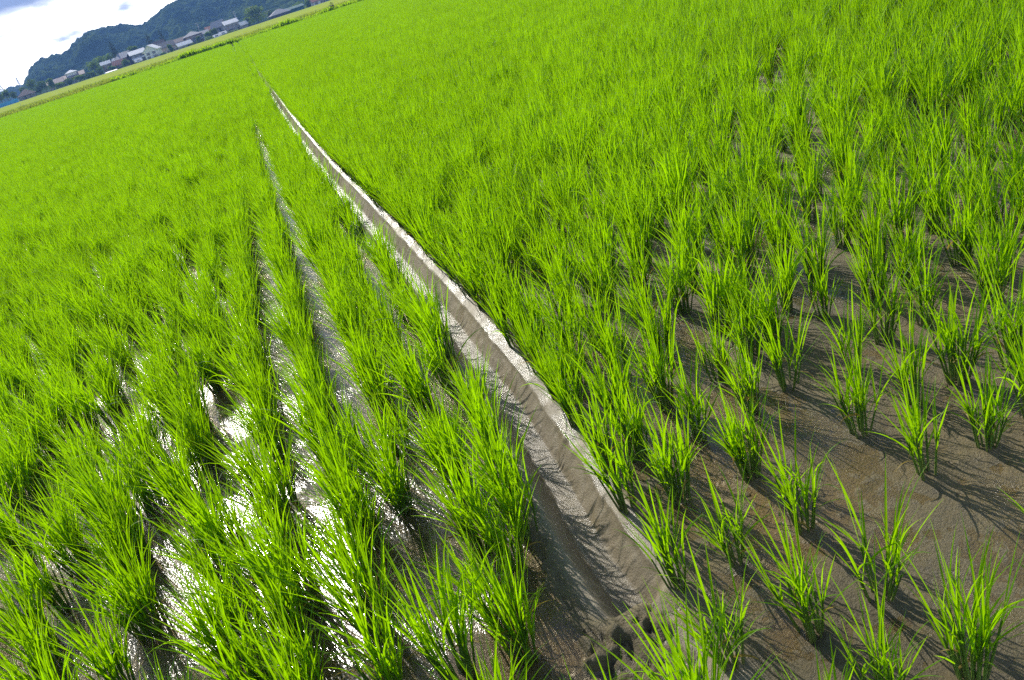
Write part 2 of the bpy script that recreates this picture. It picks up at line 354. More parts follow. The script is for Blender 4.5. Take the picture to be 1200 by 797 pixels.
g = link('mud_ground', mesh_np('mud_ground', np.stack([X, Yl, Z], -1).reshape(-1, 3), F, M_MUD, True, {'mud': ('FLOAT_COLOR', mudc)}))
tag(g, 'brown wet mud of the flooded paddy with a straight cut ditch', 'mud', kind='structure')

# water standing between the rows, left and right of the ditch
wy = np.concatenate([np.linspace(.4, 10, 60), np.linspace(10.5, 101, 90)])
mbw = MB()
for sgn, u0, u1 in ((0, -170., .150*S), (1, .368*S, 130.)):
    for k in range(len(wy)-1):
        y0, y1 = wy[k], wy[k+1]
        q = [(u0+float(oc(y0)), y0), (u1+float(oc(y0)), y0), (u1+float(oc(y1)), y1), (u0+float(oc(y1)), y1)]
        mbw.poly([(a, min(b, float(edge_y(a))), 0.0) for a, b in q])
w_ = mbw.build('water', M_WATER); tag(w_, 'thin shining sheet of paddy water standing between the rice rows', 'water', kind='structure')

# ------------------------------------------------------------------ rice clumps
def make_clump(seed, full):
    r = np.random.default_rng(seed)
    LV, LF, LC = [], [], []; SV, SF, SC = [], [], []
    ntil = r.integers(17, 26) if full else r.integers(12, 24)
    hs = 1.03 if full else 1.0
    wind = np.array([.0, -.02, 0])
    for k in range(ntil):
        ph = r.uniform(0, 2*math.pi); r0 = .033 if full else .026; rad = r0*math.sqrt(r.uniform(0, 1))
        base = np.array([rad*math.cos(ph), rad*math.sin(ph), -.025])
        lean = (R(r.uniform(1, 7))+rad/r0*R(r.uniform(2, 10))) if full else (R(r.uniform(0, 6))+rad/r0*R(r.uniform(2, 14)))
        ph2 = ph+r.normal(0, .5)
        d = np.array([math.sin(lean)*math.cos(ph2), math.sin(lean)*math.sin(ph2), math.cos(lean)])
        sl = (r.uniform(.10, .17) if full else r.uniform(.12, .19))*hs+.025
        # stalk
        i0 = len(SV); nn = 5
        a = np.cross(d, [0, 1, .3]); a /= np.linalg.norm(a); b = np.cross(d, a)
        for q in range(4):
            t = q/3; rr = .0042*(1-.45*t)
            for j in range(nn):
                th = 2*math.pi*j/nn; SV.append(base+d*sl*t+(a*math.cos(th)+b*math.sin(th))*rr); SC.append((r.uniform(), t, 0, 1))
        for q in range(3):
            for j in range(nn):
                e = i0+q*nn+j; f = i0+q*nn+(j+1) % nn; SF.append([e, f, f+nn, e+nn])
        # leaves
        nl = r.integers(3, 6)
        az0 = r.uniform(0, 2*math.pi)
        for li in range(nl):
            frac = .42+.58*(li+1)/nl
            org = base+d*sl*min(1, frac)
            top = li == nl-1
            az = az0+li*math.pi+r.normal(0, .55)
            out = R(r.uniform(2, 10)) if top else (R(r.uniform(7, 26)) if full else R(r.uniform(7, 32)))
            ln = ((r.uniform(.19, .30) if not top else r.uniform(.17, .29)) if full else (r.uniform(.13, .22) if not top else r.uniform(.16, .28)))*hs
            if li == 0: ln *= .72
            bend = R(abs(r.normal(0, 20))+3) if r.uniform() > .09 else R(r.uniform(50, 105))
            dead = 1. if (li == 0 and r.uniform() < .16) else 0.
            if dead: bend = R(r.uniform(70, 130)); out = R(r.uniform(30, 60)); ln *= .7
            wd = r.uniform(.0042, .0073)
            h = np.array([math.cos(az), math.sin(az), 0])
            nd = d+h*math.tan(out); nd /= np.linalg.norm(nd)
            side = np.cross(nd, [0, 0, 1]); sn = np.linalg.norm(side); side = side/sn if sn > 1e-3 else np.array([1, 0, 0])
            hor = np.array([nd[0], nd[1], 0]); hn = np.linalg.norm(hor); hor = hor/hn if hn > 1e-3 else h
            el = math.atan2(nd[2], hn)
            ns = 7; p = org.copy(); i0 = len(LV); rv = r.uniform(); tw = r.normal(0, .5); tw0 = r.normal(0, .5)
            for q in range(ns+1):
                t = q/ns
                e2 = el-bend*t**1.6
                dr = hor*math.cos(e2)+np.array([0, 0, 1])*math.sin(e2)
                up = -hor*math.sin(e2)+np.array([0, 0, 1])*math.cos(e2)
                an = tw0+tw*t
                sd = side*math.cos(an)+up*math.sin(an); nm = np.cross(dr, sd)
                w = wd*(.45+.55*min(1, t*5))*(1-max(0, (t-.25)/.75)**1.9)
                w = max(w, .0003)
                LV += [p-sd*w*.5+nm*w*.12, p-nm*w*.06, p+sd*w*.5+nm*w*.12]
                LC += [(rv, t, dead if dead else max(0, (t-.82)*3.2*(rv > .72)), 1)]*3
                p = p+dr*ln/ns
            for q in range(ns):
                e = i0+q*3; LF += [[e, e+1, e+4, e+3], [e+1, e+2, e+5, e+4]]
    lm = mesh_np('leaves', np.array(LV), np.array(LF), M_LEAF, True, {'blade': ('FLOAT_COLOR', np.array(LC, np.float32))})
    sm = mesh_np('stalks', np.array(SV), np.array(SF), M_STALK, True, {'blade': ('FLOAT_COLOR', np.array(SC, np.float32))})
    return lm, sm, np.array(LV)
NV = 11
FULL = [make_clump(100+k, True) for k in range(NV)]; SLIM = [make_clump(300+k, False) for k in range(NV)]

# where the clumps stand (unit: camera heights; the planting grid was read off the photograph)
def right_rows():
    P = []
    xs = [.325, .442, .562]+[.68+.121*k for k in range(330)]
    for ri, x in enumerate(xs):
        n = int(62/.1715); off = rng.uniform(-.012, .012)
        for k in range(n):
            y = .385+.1715*k+(off if k > 7 else off*.4)
            if (ri == 0 and k == 2): y = .742
            P.append((x, y, ri, k))
    return P
def left_rows():
    P = []
    xs = [.158, .062, -.014, -.160, -.318, -.49]+[-.49-.168*k for k in range(1, 570)]
    for ri, x in enumerate(xs):
        sp = .117 if ri <= 2 else .104
        n = int(82/sp); off = rng.uniform(-.05, .05)
        for k in range(n): P.append((x, .60+sp*k+off, ri, k))
    return P
pts = []
HOLES = [(2.08, 2.10, .13), (2.05, 2.95, .08)]   # bare puddles between the plants on the right
for x, y, ri, k in right_rows():
    ocx = float(oc(y*S))/S
    jx, jy = rng.normal(0, .016+.0022*max(0, min(y-8, 22))), rng.normal(0, .021)
    xx = x+jx+max(0, ocx-.0)*max(0, 1-(x-.3)/.9)+(ocx*.0)
    if ri == 0: xx = max(xx, .255+.101*float(wsc(y*S))+ocx)
    if y < 1.12: continue
    yy = y+jy
    if yy > 0 and any((xx-a)**2+(yy-b)**2 < c*c for a, b, c in HOLES): continue
    if rng.uniform() < (.02 if yy < 4 else .015) and yy > 1.2: continue
    pts.append((xx, yy, 1, ri, k))
    if rng.uniform() < .75*min(1, max(0, yy-2.1)/1.5) and not any((xx-a)**2+(yy-b)**2 < (c+.1)**2 for a, b, c in HOLES): pts.append((xx+.06+rng.normal(0, .015), yy+.085+rng.normal(0, .02), 1, ri, k))
WIDEGAP = {0: 0}
for x, y, ri, k in left_rows():
    ocx = float(oc(y*S))/S
    near = max(0, min(1, (1.75-y)/.35))
    dx = 0
    if ri == 0: dx = ocx+.113*(1-float(wsc(y*S)))+.008*max(0, min(1, (y-1.45)/.5))
    elif ri == 1: dx = ocx*.6
    elif ri == 2: dx = -.044*near
    elif ri == 5: dx = .07*near
    far_ = max(0, min(1, (y-6)/5))
    far_ = max(0, min(1, (y-9)/4))
    if ri == 2: dx -= .035*far_-.018*(1-near)*(1-far_)
    if ri == 3: dx += .04*far_+.01*near
    if 4 <= ri <= 8: dx += .02*math.sin(y*.9+ri*2)
    jx, jy = rng.normal(0, (.018 if ri < 5 else .030)+.0022*max(0, min(y-5, 22))), rng.normal(0, .024)
    xx, yy = x+dx+jx, y+jy
    if ri == 0 and yy < 1.12: continue
    if ri == 1 and yy < 1.02: continue
    if ri == 2 and yy < 1.44: continue
    if ri == 3 and yy < 1.08: continue
    if rng.uniform() < ((-.03, .04, .12)[ri]+.03 if ri <= 2 else .03): continue
    pts.append((xx, yy, 0, ri, k))
    if ri > 3 and rng.uniform() < .5*min(1, max(0, yy-3.2)/2): pts.append((xx+.08+rng.normal(0, .02), yy+.05+rng.normal(0, .02), 0, ri, k))
# read one by one at the near edge
NEAR_R = [(.805, 1.047, 5), (.934, 1.044, 6), (1.044, 1.051, 7), (.929, .879, 6), (.803, .882, 5), (1.147, 1.02, 8), (.577, 1.071, 2), (.568, .904, 2), (.56, .723, 2), (.442, .726, 1),
          (.314, .74, 0), (.433, .908, 1), (.554, .555, 2), (.444, .58, 1), (.345, 1.13, 0), (.325, .914, 0), (.44, 1.10, 1), (1.045, .88, 7), (.69, .50, 3), (.805, .62, 5), (.335, .545, 0)]
for x, y, s, ri in [(-.056, .965, 0, 2), (.05, .94, 0, 1), (.10, .665, 0, 0), (.215, .64, 0, 0), (-.03, .79, 0, 1), (-.17, .99, 0, 3)]+[(a, b, 1, c) for a, b, c in NEAR_R]:
    pts.append((x, y, s, ri, 0))
P = np.array([(p[0], p[1]) for p in pts])*S
side = np.array([p[2] for p in pts]); row = np.array([p[3] for p in pts])
gz = ground(P[:, 0], P[:, 1])[0]
def collars(px, py):
    co_ = np.empty(len(g.data.vertices)*3, np.float32); g.data.vertices.foreach_get('co', co_); co_ = co_.reshape(ny, nu, 3)
    for x, y in zip(px, py):
        j0, j1 = np.searchsorted(ys, [y-.16, y+.16]); u0 = x-float(oc(y)); i0, i1 = np.searchsorted(us, [u0-.16, u0+.16])
        q = co_[j0:j1, i0:i1]; d = np.hypot(q[..., 0]-x, q[..., 1]-y); n_ = fbm(q[..., 0]*30, q[..., 1]*30, 97, 2)
        q[..., 2] += .016*n_*np.exp(-(d/.045)**2)-.008*np.exp(-((d-.085)/.03)**2)*n_
    g.data.vertices.foreach_set('co', co_.ravel()); g.data.update()
nr = (P[:, 1] > .5) & (np.hypot(P[:, 0], P[:, 1]) < 6)
collars(P[nr, 0], P[nr, 1])
u_ = .255+((P[:, 0]-oc(P[:, 1]))/S-.255)/wsc(P[:, 1])
keep = (P[:, 1] < edge_y(P[:, 0])-.4) & ~((u_ > .172) & (u_ < .318) & (P[:, 1] > END_Y-.10))
# only the wedge the camera could see, with a margin of a few metres
ub = P[:, 0]*math.cos(AZ)+P[:, 1]*math.sin(AZ); fb = -P[:, 0]*math.sin(AZ)+P[:, 1]*math.cos(AZ)
keep &= (fb > -.2) & (np.abs(ub) < 2.4+fb*.80)
P = P[keep]; side = side[keep]; row = row[keep]; gz = gz[keep]
n = len(P); print('clumps', n)
var = rng.integers(0, NV, n)
side0 = side.copy()
sp_ = np.clip((P[:, 1]/S-1.12)/.45, 0, 1)*.95
side = np.where((side0 == 1) & (rng.uniform(0, 1, n) < sp_), 0, side)        # leafier plants farther in
scl = rng.normal(1, .075, n)*np.where(side0 == 0, 1.0, np.where(side == 0, .98, .98+.05*sp_))
# patchy vigour
scl *= .92+.16*fbm(P[:, 0]*.5, P[:, 1]*.5, 5, 2)
rot = rng.uniform(0, 2*math.pi, n)
tx, ty = rng.normal(0, .035, n), rng.normal(0, .035, n)
# which clumps show largest: any leaf point inside the frame, ranked by size in the picture
d3 = np.sqrt(P[:, 0]**2+P[:, 1]**2+S*S)
cand = np.argsort(d3)[:1500]; big = []
for i in cand:
    V = (FULL if side[i] == 0 else SLIM)[var[i]][2][::4]*scl[i]
    c_, s_ = math.cos(rot[i]), math.sin(rot[i])
    Wp = np.stack([V[:, 0]*c_-V[:, 1]*s_+P[i, 0], V[:, 0]*s_+V[:, 1]*c_+P[i, 1], V[:, 2]+gz[i]], -1)
    q = project(Wp); inside = (q[:, 0] > 2) & (q[:, 0] < 1198) & (q[:, 1] > 2) & (q[:, 1] < 795)
    if np.nanmean(inside) > .04: big.append(i)
    if len(big) >= 300: break
big = np.array(big)
isbig = np.zeros(n, bool); isbig[big] = True

ORD = "first second third fourth fifth sixth seventh eighth ninth tenth eleventh twelfth thirteenth fourteenth fifteenth sixteenth seventeenth eighteenth nineteenth twentieth".split()
def ordn(k):
    if k < 20: return ORD[k]
    tens = {2: 'twenty', 3: 'thirty', 4: 'forty'}[(k+1)//10]
    return tens+'-'+ORD[(k+1) % 10-1] if (k+1) % 10 else {30: 'thirtieth', 40: 'fortieth'}[k+1]
made = {}; LEAFOBJ = {}; STALKOBJ = {}
rows_present = {s: sorted(set(row[i] for i in big if side0[i] == s)) for s in (0, 1)}
for s in (1, 0):
    for rj, rr in enumerate(rows_present[s]):
        mem = sorted([i for i in big if side0[i] == s and row[i] == rr], key=lambda i: P[i, 1])
        for k, i in enumerate(mem):
            lm, sm, _ = (FULL if side[i] == 0 else SLIM)[var[i]]
            key = (int(side[i]), int(var[i]))
            root = empty('rice_plant', (P[i, 0], P[i, 1], float(gz[i])), float(rot[i]))
            root.rotation_euler = (float(tx[i]), float(ty[i]), float(rot[i])); root.scale = (float(scl[i]),)*3
            if key not in made:
                l = link('leaves', lm, root); st = link('stalks', sm, root); made[key] = (l, st)
            else:
                l = made[key][0].copy(); C.objects.link(l); l.parent = root
                st = made[key][1].copy(); C.objects.link(st); st.parent = root
            where = 'right' if s else 'left'
            tag(root, f'rice clump {ordn(k)} from the near end in the {ordn(rj)} row {where} of the ditch', 'rice plant', 'rice clumps planted in rows')
for s, L_ in ((0, FULL), (1, SLIM)):
    for v in range(NV):
        if (s, v) in made: continue
        made[(s, v)] = made[next(k for k in made if k[0] == s)]

# the thousands farther out: one object whose nodes set the same clumps on points
rest = np.where(~isbig)[0]
pm = mesh_np('rice_field', np.stack([P[rest, 0], P[rest, 1], gz[rest]], -1), [], None, False,
             {'rot': ('FLOAT_VECTOR', np.stack([tx[rest], ty[rest], rot[rest]], -1).astype(np.float32)),
              'scl': ('FLOAT', scl[rest].astype(np.float32)),
              'idx': ('INT', (side[rest]*NV+var[rest]).astype(np.int32)),
              'dist': ('FLOAT', d3[rest].astype(np.float32))})
fo = link('rice_field', pm); tag(fo, 'bright green mass of young rice filling the paddy to its far edge', 'rice', kind='stuff')
def gn_instances():
    ng = bpy.data.node_groups.new('rice_scatter', 'GeometryNodeTree')
    ng.interface.new_socket('Geometry', in_out='INPUT', socket_type='NodeSocketGeometry'); ng.interface.new_socket('Geometry', in_out='OUTPUT', socket_type='NodeSocketGeometry')
    L = ng.links.new; gi = ng.nodes.new('NodeGroupInput'); go = ng.nodes.new('NodeGroupOutput')
    def attr(name, ty):
        a = ng.nodes.new('GeometryNodeInputNamedAttribute'); a.data_type = ty; a.inputs['Name'].default_value = name; return a.outputs['Attribute']
    rotv = attr('rot', 'FLOAT_VECTOR'); scv = attr('scl', 'FLOAT'); idv = attr('idx', 'INT'); dv = attr('dist', 'FLOAT')
    e2r = ng.nodes.new('FunctionNodeEulerToRotation'); L(rotv, e2r.inputs[0])
    join = ng.nodes.new('GeometryNodeJoinGeometry')
    for part, lim in ((0, 1e6), (1, 14.)):
        g2i = ng.nodes.new('GeometryNodeGeometryToInstance')
        order = [(s, v) for s in (0, 1) for v in range(NV)]
        for key in reversed(order):                     # a multi-input socket lists its links last first
            oi = ng.nodes.new('GeometryNodeObjectInfo'); oi.transform_space = 'ORIGINAL'; oi.inputs['Object'].default_value = made[key][part]
            L(oi.outputs['Geometry'], g2i.inputs[0])
        iop = ng.nodes.new('GeometryNodeInstanceOnPoints'); L(gi.outputs[0], iop.inputs['Points']); L(g2i.outputs[0], iop.inputs['Instance'])
        iop.inputs['Pick Instance'].default_value = True
        L(idv, iop.inputs['Instance Index']); L(e2r.outputs[0], iop.inputs['Rotation']); L(scv, iop.inputs['Scale'])
        lt = ng.nodes.new('FunctionNodeCompare'); lt.data_type = 'FLOAT'; lt.operation = 'LESS_THAN'; L(dv, lt.inputs[0]); lt.inputs[1].default_value = lim
        L(lt.outputs[0], iop.inputs['Selection']); L(iop.outputs[0], join.inputs[0])
    L(join.outputs[0], go.inputs[0])
    md = fo.modifiers.new('scatter', 'NODES'); md.node_group = ng
gn_instances()


# ------------------------------------------------------------------ land beyond the paddy
M_GRASS = leaf_mat('bank_grass', (.24, .29, .04), (.15, .20, .03), (.42, .52, .04), .45, blade=False)
M_WEED = leaf_mat('weed_leaf', (.19, .33, .02), (.11, .23, .02), (.52, .80, .01), .5)
M_CROWN = leaf_mat('tree_leaf', (.085, .145, .015), (.05, .095, .015), (.22, .36, .012), .4)
M_CONIFER = leaf_mat('conifer_leaf', (.035, .065, .022), (.022, .045, .018), (.06, .10, .02), .25)
M_BARK = simple('bark', (.10, .075, .055), .9, .2, 6)
def field_mat(name, c1, c2, sc):
    m = mat(name); t = m.node_tree; L = t.links.new
    o = N(t, 'ShaderNodeOutputMaterial'); p = N(t, 'ShaderNodeBsdfPrincipled', inp={'Roughness': 1., 'Specular IOR Level': 0.})
    g_ = N(t, 'ShaderNodeNewGeometry'); n_ = N(t, 'ShaderNodeTexNoise', inp={'Scale': sc, 'Detail': 8, 'Roughness': .65}); L(g_.outputs['Position'], n_.inputs['Vector'])
    r = N(t, 'ShaderNodeMapRange', inp={1: .3, 2: .7}); L(n_.outputs[0], r.inputs[0])
    a = N(t, 'ShaderNodeMix', data_type='RGBA'); a.inputs[6].default_value = c1+(1,); a.inputs[7].default_value = c2+(1,); L(r.outputs[0], a.inputs[0])
    b = N(t, 'ShaderNodeBump', inp={'Strength': .8, 'Distance': .3}); L(n_.outputs[0], b.inputs['Height']); L(b.outputs[0], p.inputs['Normal'])
    tr = N(t, 'ShaderNodeBsdfTranslucent'); L(a.outputs[2], tr.inputs[0]); L(a.outputs[2], p.inputs[0])
    L(p.outputs[0], o.inputs[0]); return m
M_FARRICE = field_mat('far_rice', (.22, .37, .002), (.27, .43, .004), .35)
M_FARGRASS = field_mat('far_grass', (.27, .34, .03), (.36, .41, .06), .2)
M_EARTH = field_mat('plain_earth', (.12, .15, .04), (.18, .19, .07), .1)
M_ROAD = field_mat('farm_road', (.20, .18, .15), (.28, .25, .22), .8)

# the base plain out to the horizon, a sheet below everything else
mb = MB(); mb.poly([(-6000, 90, -.55), (6000, 90, -.55), (6000, 7500, -.55), (-6000, 7500, -.55)])
mb.poly([(-6000, -200, -.55), (6000, -200, -.55), (6000, 90, -.55), (-6000, 90, -.55)])
tag(mb.build('ground', M_EARTH), 'flat green farmland reaching to the hills', 'ground', kind='structure')

def strip(name, ya, yb, z, m, x0=-300, x1=300, amp=.0, ny_=6, dx_=4, seed=1):
    """a band of land lying along the far edge of the paddy, from ya to yb metres beyond it"""
    xs = np.arange(x0, x1+.1, dx_); ts = np.linspace(0, 1, ny_)
    XX, TT = np.meshgrid(xs, ts); YY = edge_y(XX)+ya+(yb-ya)*TT
    ZZ = z+amp*(fbm(XX*.6, YY*.6, seed, 3)-.5)*2
    i = np.arange(XX.size).reshape(XX.shape)
    Fq = np.stack([i[:-1, :-1], i[:-1, 1:], i[1:, 1:], i[1:, :-1]], -1).reshape(-1, 4)
    return link(name, mesh_np(name, np.stack([XX, YY, ZZ], -1).reshape(-1, 3), Fq, m))
def ridge_strip(name, prof, m, x0=-140, x1=90, dx_=.5, amp=.06, seed=3):
    xs = np.arange(x0, x1+.1, dx_); XX = np.repeat(xs[None], len(prof), 0)
    YY = edge_y(XX)+np.array([p[0] for p in prof])[:, None]
    ZZ = np.array([p[1] for p in prof])[:, None]+amp*(fbm(XX*1.3, YY*2.3, seed, 3)-.5)*2
    i = np.arange(XX.size).reshape(XX.shape)
    Fq = np.stack([i[:-1, :-1], i[:-1, 1:], i[1:, 1:], i[1:, :-1]], -1).reshape(-1, 4)
    return link(name, mesh_np(name, np.stack([XX, YY, ZZ], -1).reshape(-1, 3), Fq, m))
# low earth bank closing the paddy
tag(ridge_strip('earth_bank', [(-.5, -.1), (-.25, .16), (.1, .28), (1.0, .30), (1.5, .1), (2.2, -.3)], M_ROAD), 'low bare earth bank closing the far edge of the paddy', 'bank', kind='structure')
tag(strip('paddy_beyond', 2.2, 62, .22, M_FARRICE, amp=.10, ny_=40, dx_=2), 'bright green paddies beyond the earth bank', 'field', kind='structure')
tag(strip('farm_road', 62.2, 66, .30, M_ROAD, amp=.02), 'pale farm track crossing the plain', 'road', kind='structure')
tag(strip('grass_field', 66.2, 330, .15, M_FARGRASS, -500, 500, amp=.12, ny_=40), 'pale grassy fields in front of the village', 'field', kind='structure')

def tufts(name, spots, mat_, label, cat, leafn=26):
    """leafy weeds as one mass: blades rising from many roots"""
    V, Fc, Cc = [], [], []
    for (x, y, z, h, wdt) in spots:
        for k in range(leafn):
            a = random.uniform(0, 2*math.pi); rr = wdt*math.sqrt(random.random()); b = Vector((x+rr*math.cos(a), y+rr*math.sin(a), z))
            l = h*random.uniform(.5, 1.1); o_ = random.uniform(.1, .55); a2 = random.uniform(0, 2*math.pi); w = l*random.uniform(.07, .13)
            t1 = b+Vector((math.cos(a2)*o_*l*.4, math.sin(a2)*o_*l*.4, l*.6)); t2 = b+Vector((math.cos(a2)*o_*l, math.sin(a2)*o_*l, l))
            s_ = Vector((-math.sin(a2), math.cos(a2), 0))*w; i = len(V)
            V += [b-s_*.4, b+s_*.4, t1+s_, t1-s_, t2]; Fc += [[i, i+1, i+2, i+3], [i+3, i+2, i+4]]; c = random.random(); Cc += [(c, .5, 0, 1)]*5
    o = link(name, mesh_np(name, [tuple(v) for v in V], Fc, mat_, True, {'blade': ('FLOAT_COLOR', np.array(Cc, np.float32))}))
    return tag(o, label, cat, kind='stuff')
sp = []
x = -34.
while x < 34:
    dens = float(vnoise(np.array([x*.45]), np.array([.5]), 77)[0])
    hgt = .34+.62*max(0, dens-.25) if x > -13.5 else 0
    if hgt: sp.append((x, float(edge_y(x))+random.uniform(.0, .8), .26, hgt*random.uniform(.7, 1.2), .30))
    x += random.uniform(.05, .16)
tufts('bank_weeds', sp, M_WEED, 'dark green weeds growing along the top of the earth bank', 'weeds', 20)
sp = []
for k in range(1500):
    x = random.uniform(-60, -12.5); sp.append((x, float(edge_y(x))+random.uniform(-.4, 2.2), .12, random.uniform(.30, .62), .35))
for k in range(2600):
    x = random.uniform(-48, 40); sp.append((x, float(edge_y(x))+random.uniform(2.2, 9.5), .22, random.uniform(.30, .65), .35))
tufts('grass_verge', sp, M_GRASS, 'pale yellow green grass growing behind the bank weeds', 'grass', 12)

# ------------------------------------------------------------------ the hills
def hill_mat():
    m = mat('forest_hill'); t = m.node_tree; L = t.links.new
    o = N(t, 'ShaderNodeOutputMaterial'); p = N(t, 'ShaderNodeBsdfPrincipled', inp={'Roughness': 1., 'Specular IOR Level': 0.})
    g_ = N(t, 'ShaderNodeNewGeometry'); n_ = N(t, 'ShaderNodeTexNoise', inp={'Scale': .06, 'Detail': 8, 'Roughness': .6}); L(g_.outputs['Position'], n_.inputs['Vector'])
    v = N(t, 'ShaderNodeTexNoise', inp={'Scale': .35, 'Detail': 5, 'Roughness': .7}); L(g_.outputs['Position'], v.inputs['Vector'])
    r = N(t, 'ShaderNodeMapRange', inp={1: .42, 2: .60}); L(n_.outputs[0], r.inputs[0])
    a = N(t, 'ShaderNodeMix', data_type='RGBA'); a.inputs[6].default_value = (.016, .042, .018, 1); a.inputs[7].default_value = (.085, .13, .035, 1); L(r.outputs[0], a.inputs[0])
    b = N(t, 'ShaderNodeBump', inp={'Strength': 1., 'Distance': 2.5}); L(v.outputs[0], b.inputs['Height']); L(b.outputs[0], p.inputs['Normal'])
    L(a.outputs[2], p.inputs[0]); L(p.outputs[0], o.inputs[0]); return m
M_HILL = hill_mat()
def crown_bumps(x, y, cell, seed):
    cx, cy = np.floor(x/cell), np.floor(y/cell); best = np.full(x.shape, 9.)
    hh = np.zeros(x.shape)
    for i in (-1, 0, 1):
        for j in (-1, 0, 1):
            px = (cx+i+.15+.7*hash2(cx+i, cy+j, seed))*cell; py = (cy+j+.15+.7*hash2(cx+i, cy+j, seed+5))*cell
            r = .55+.45*hash2(cx+i, cy+j, seed+9)
            d = np.hypot(x-px, y-py)/(cell*.75); h = r*np.sqrt(np.clip(1-d*d, 0, 1)); hh = np.maximum(hh, h)
    return hh
def make_hill(name, prof, yfoot, yridge, label, nx, seed, extend, bump=5., nt=230):
    pr = [at(px, py, yridge) for px, py in prof]
    xs0 = np.array([p.x for p in pr]); hs0 = np.array([p.z for p in pr])
    xs = np.linspace(xs0[0], xs0[-1], nx)
    T = np.concatenate([np.linspace(0, 1, nt), np.linspace(1.03, 1.8, 24)])
    XX, TT = np.meshgrid(xs, T); hr = np.interp(XX, xs0, hs0)
    scale = yfoot/yridge
    YY = yfoot+(yridge-yfoot)*TT
    XX = XX*np.where(TT < 1, YY/yridge, 1)          # the foot of the hill is drawn in at its ends
    up = np.clip(np.sin(np.clip(TT, 0, 1)*math.pi/2), 0, 1)**1.15
    up = np.where(TT > 1, 1-((TT-1)/.8)**1.5, up)
    spur = np.abs(fbm(XX/85, YY/260, seed, 4)-.5)*2
    valley = 1-.55*(1-np.clip(spur*2.6, 0, 1))*np.sin(np.clip(TT, 0, 1)*math.pi)
    ZZ = hr*up*valley
    f2 = (fbm(XX/38, YY/38, seed+3, 4)-.5)*26*np.sin(np.clip(TT, 0, 1)*math.pi)
    k = np.clip(hr/20, 0, 1)
    ZZ = ZZ+(f2+(crown_bumps(XX, YY, 6.5, seed+20)*bump+crown_bumps(XX+3, YY, 3.4, seed+30)*bump*.4-bump*.8)*np.clip(TT*6, 0, 1))*k
    ZZ = np.maximum(ZZ, -3)
    i = np.arange(XX.size).reshape(XX.shape)
    Fq = np.stack([i[:-1, :-1], i[:-1, 1:], i[1:, 1:], i[1:, :-1]], -1).reshape(-1, 4)
    o = link(name, mesh_np(name, np.stack([XX, YY, ZZ], -1).reshape(-1, 3), Fq, M_HILL))
    return tag(o, label, 'hill', kind='structure')
make_hill('wooded_hill', [(22, 117), (25, 104), (29, 94), (38, 79), (48, 70), (60, 66), (75, 64), (84, 54), (94, 44), (104, 37), (120, 35), (132, 33), (147, 30), (165, 31), (178, 22), (190, 11), (204, 3), (222, -3), (245, -14), (280, -22), (330, -52), (390, -66), (470, -105), (560, -120), (700, -190)],
          640, 930, 'steep wooded hill behind the village', 720, 5, 0)
make_hill('far_hill', [(-120, 160), (-60, 122), (-25, 117), (-8, 111), (4, 107), (12, 102), (22, 101), (32, 104), (50, 100), (80, 98), (110, 90)],
          1120, 1250, 'low blue hill farther off at the left edge', 260, 41, 0, 7., 60)


# ------------------------------------------------------------------ village
def wallm(n, c): return simple(n, c, .85, .08, .8)
WALLS = {k: wallm('wall_'+k, c) for k, c in dict(white=(.72, .72, .70), brown=(.20, .13, .09), beige=(.42, .34, .26), grey=(.34, .33, .32), dark=(.09, .08, .075), pink=(.45, .34, .30), green=(.02, .12, .10)).items()}
def roofm(n, c, ro=.45):
    m = mat(n); t = m.node_tree; L = t.links.new
    o = N(t, 'ShaderNodeOutputMaterial'); p = N(t, 'ShaderNodeBsdfPrincipled', inp={'Roughness': .75, 'Specular IOR Level': .15})
    tc = N(t, 'ShaderNodeTexCoord'); w = N(t, 'ShaderNodeTexWave', bands_direction='X', inp={'Scale': 1.4, 'Distortion': .2}); L(tc.outputs['Object'], w.inputs['Vector'])
    nz = N(t, 'ShaderNodeTexNoise', inp={'Scale': 1.2, 'Detail': 4}); L(tc.outputs['Object'], nz.inputs['Vector'])
    a = N(t, 'ShaderNodeMix', data_type='RGBA'); a.inputs[6].default_value = tuple(x*.8 for x in c)+(1,); a.inputs[7].default_value = tuple(min(1, x*1.15) for x in c)+(1,); L(nz.outputs[0], a.inputs[0])
    b = N(t, 'ShaderNodeBump', inp={'Strength': .4, 'Distance': .06}); L(w.outputs[0], b.inputs['Height']); L(b.outputs[0], p.inputs['Normal'])
    L(a.outputs[2], p.inputs[0]); L(p.outputs[0], o.inputs[0]); return m
ROOFS = {k: roofm('roof_'+k, c) for k, c in dict(grey=(.27, .27, .29), slate=(.10, .10, .11), white=(.66, .66, .66), red=(.30, .12, .09), brown=(.12, .08, .075), pink=(.28, .21, .20), green=(.03, .12, .10)).items()}  # white: pale roofing, with the sun's glare painted into its base colour
M_GLASS = simple('window_glass', (.05, .06, .07), .1, .1, 1)
M_FRAME = simple('window_frame', (.55, .55, .56), .4, .05, 1)
M_DOOR = simple('door_wood', (.14, .09, .06), .6, .15, 2)
M_BLUE = simple('blue_sheet', (.04, .30, .62), .5, .15, .6)
M_PLASTIC = simple('plastic_film', (.72, .75, .74), .35, .06, 1)
M_CONC = simple('concrete', (.36, .35, .33), .85, .1, 2)
M_STEEL = simple('galvanised_steel', (.40, .41, .43), .5, .08, 2, metal=.6)

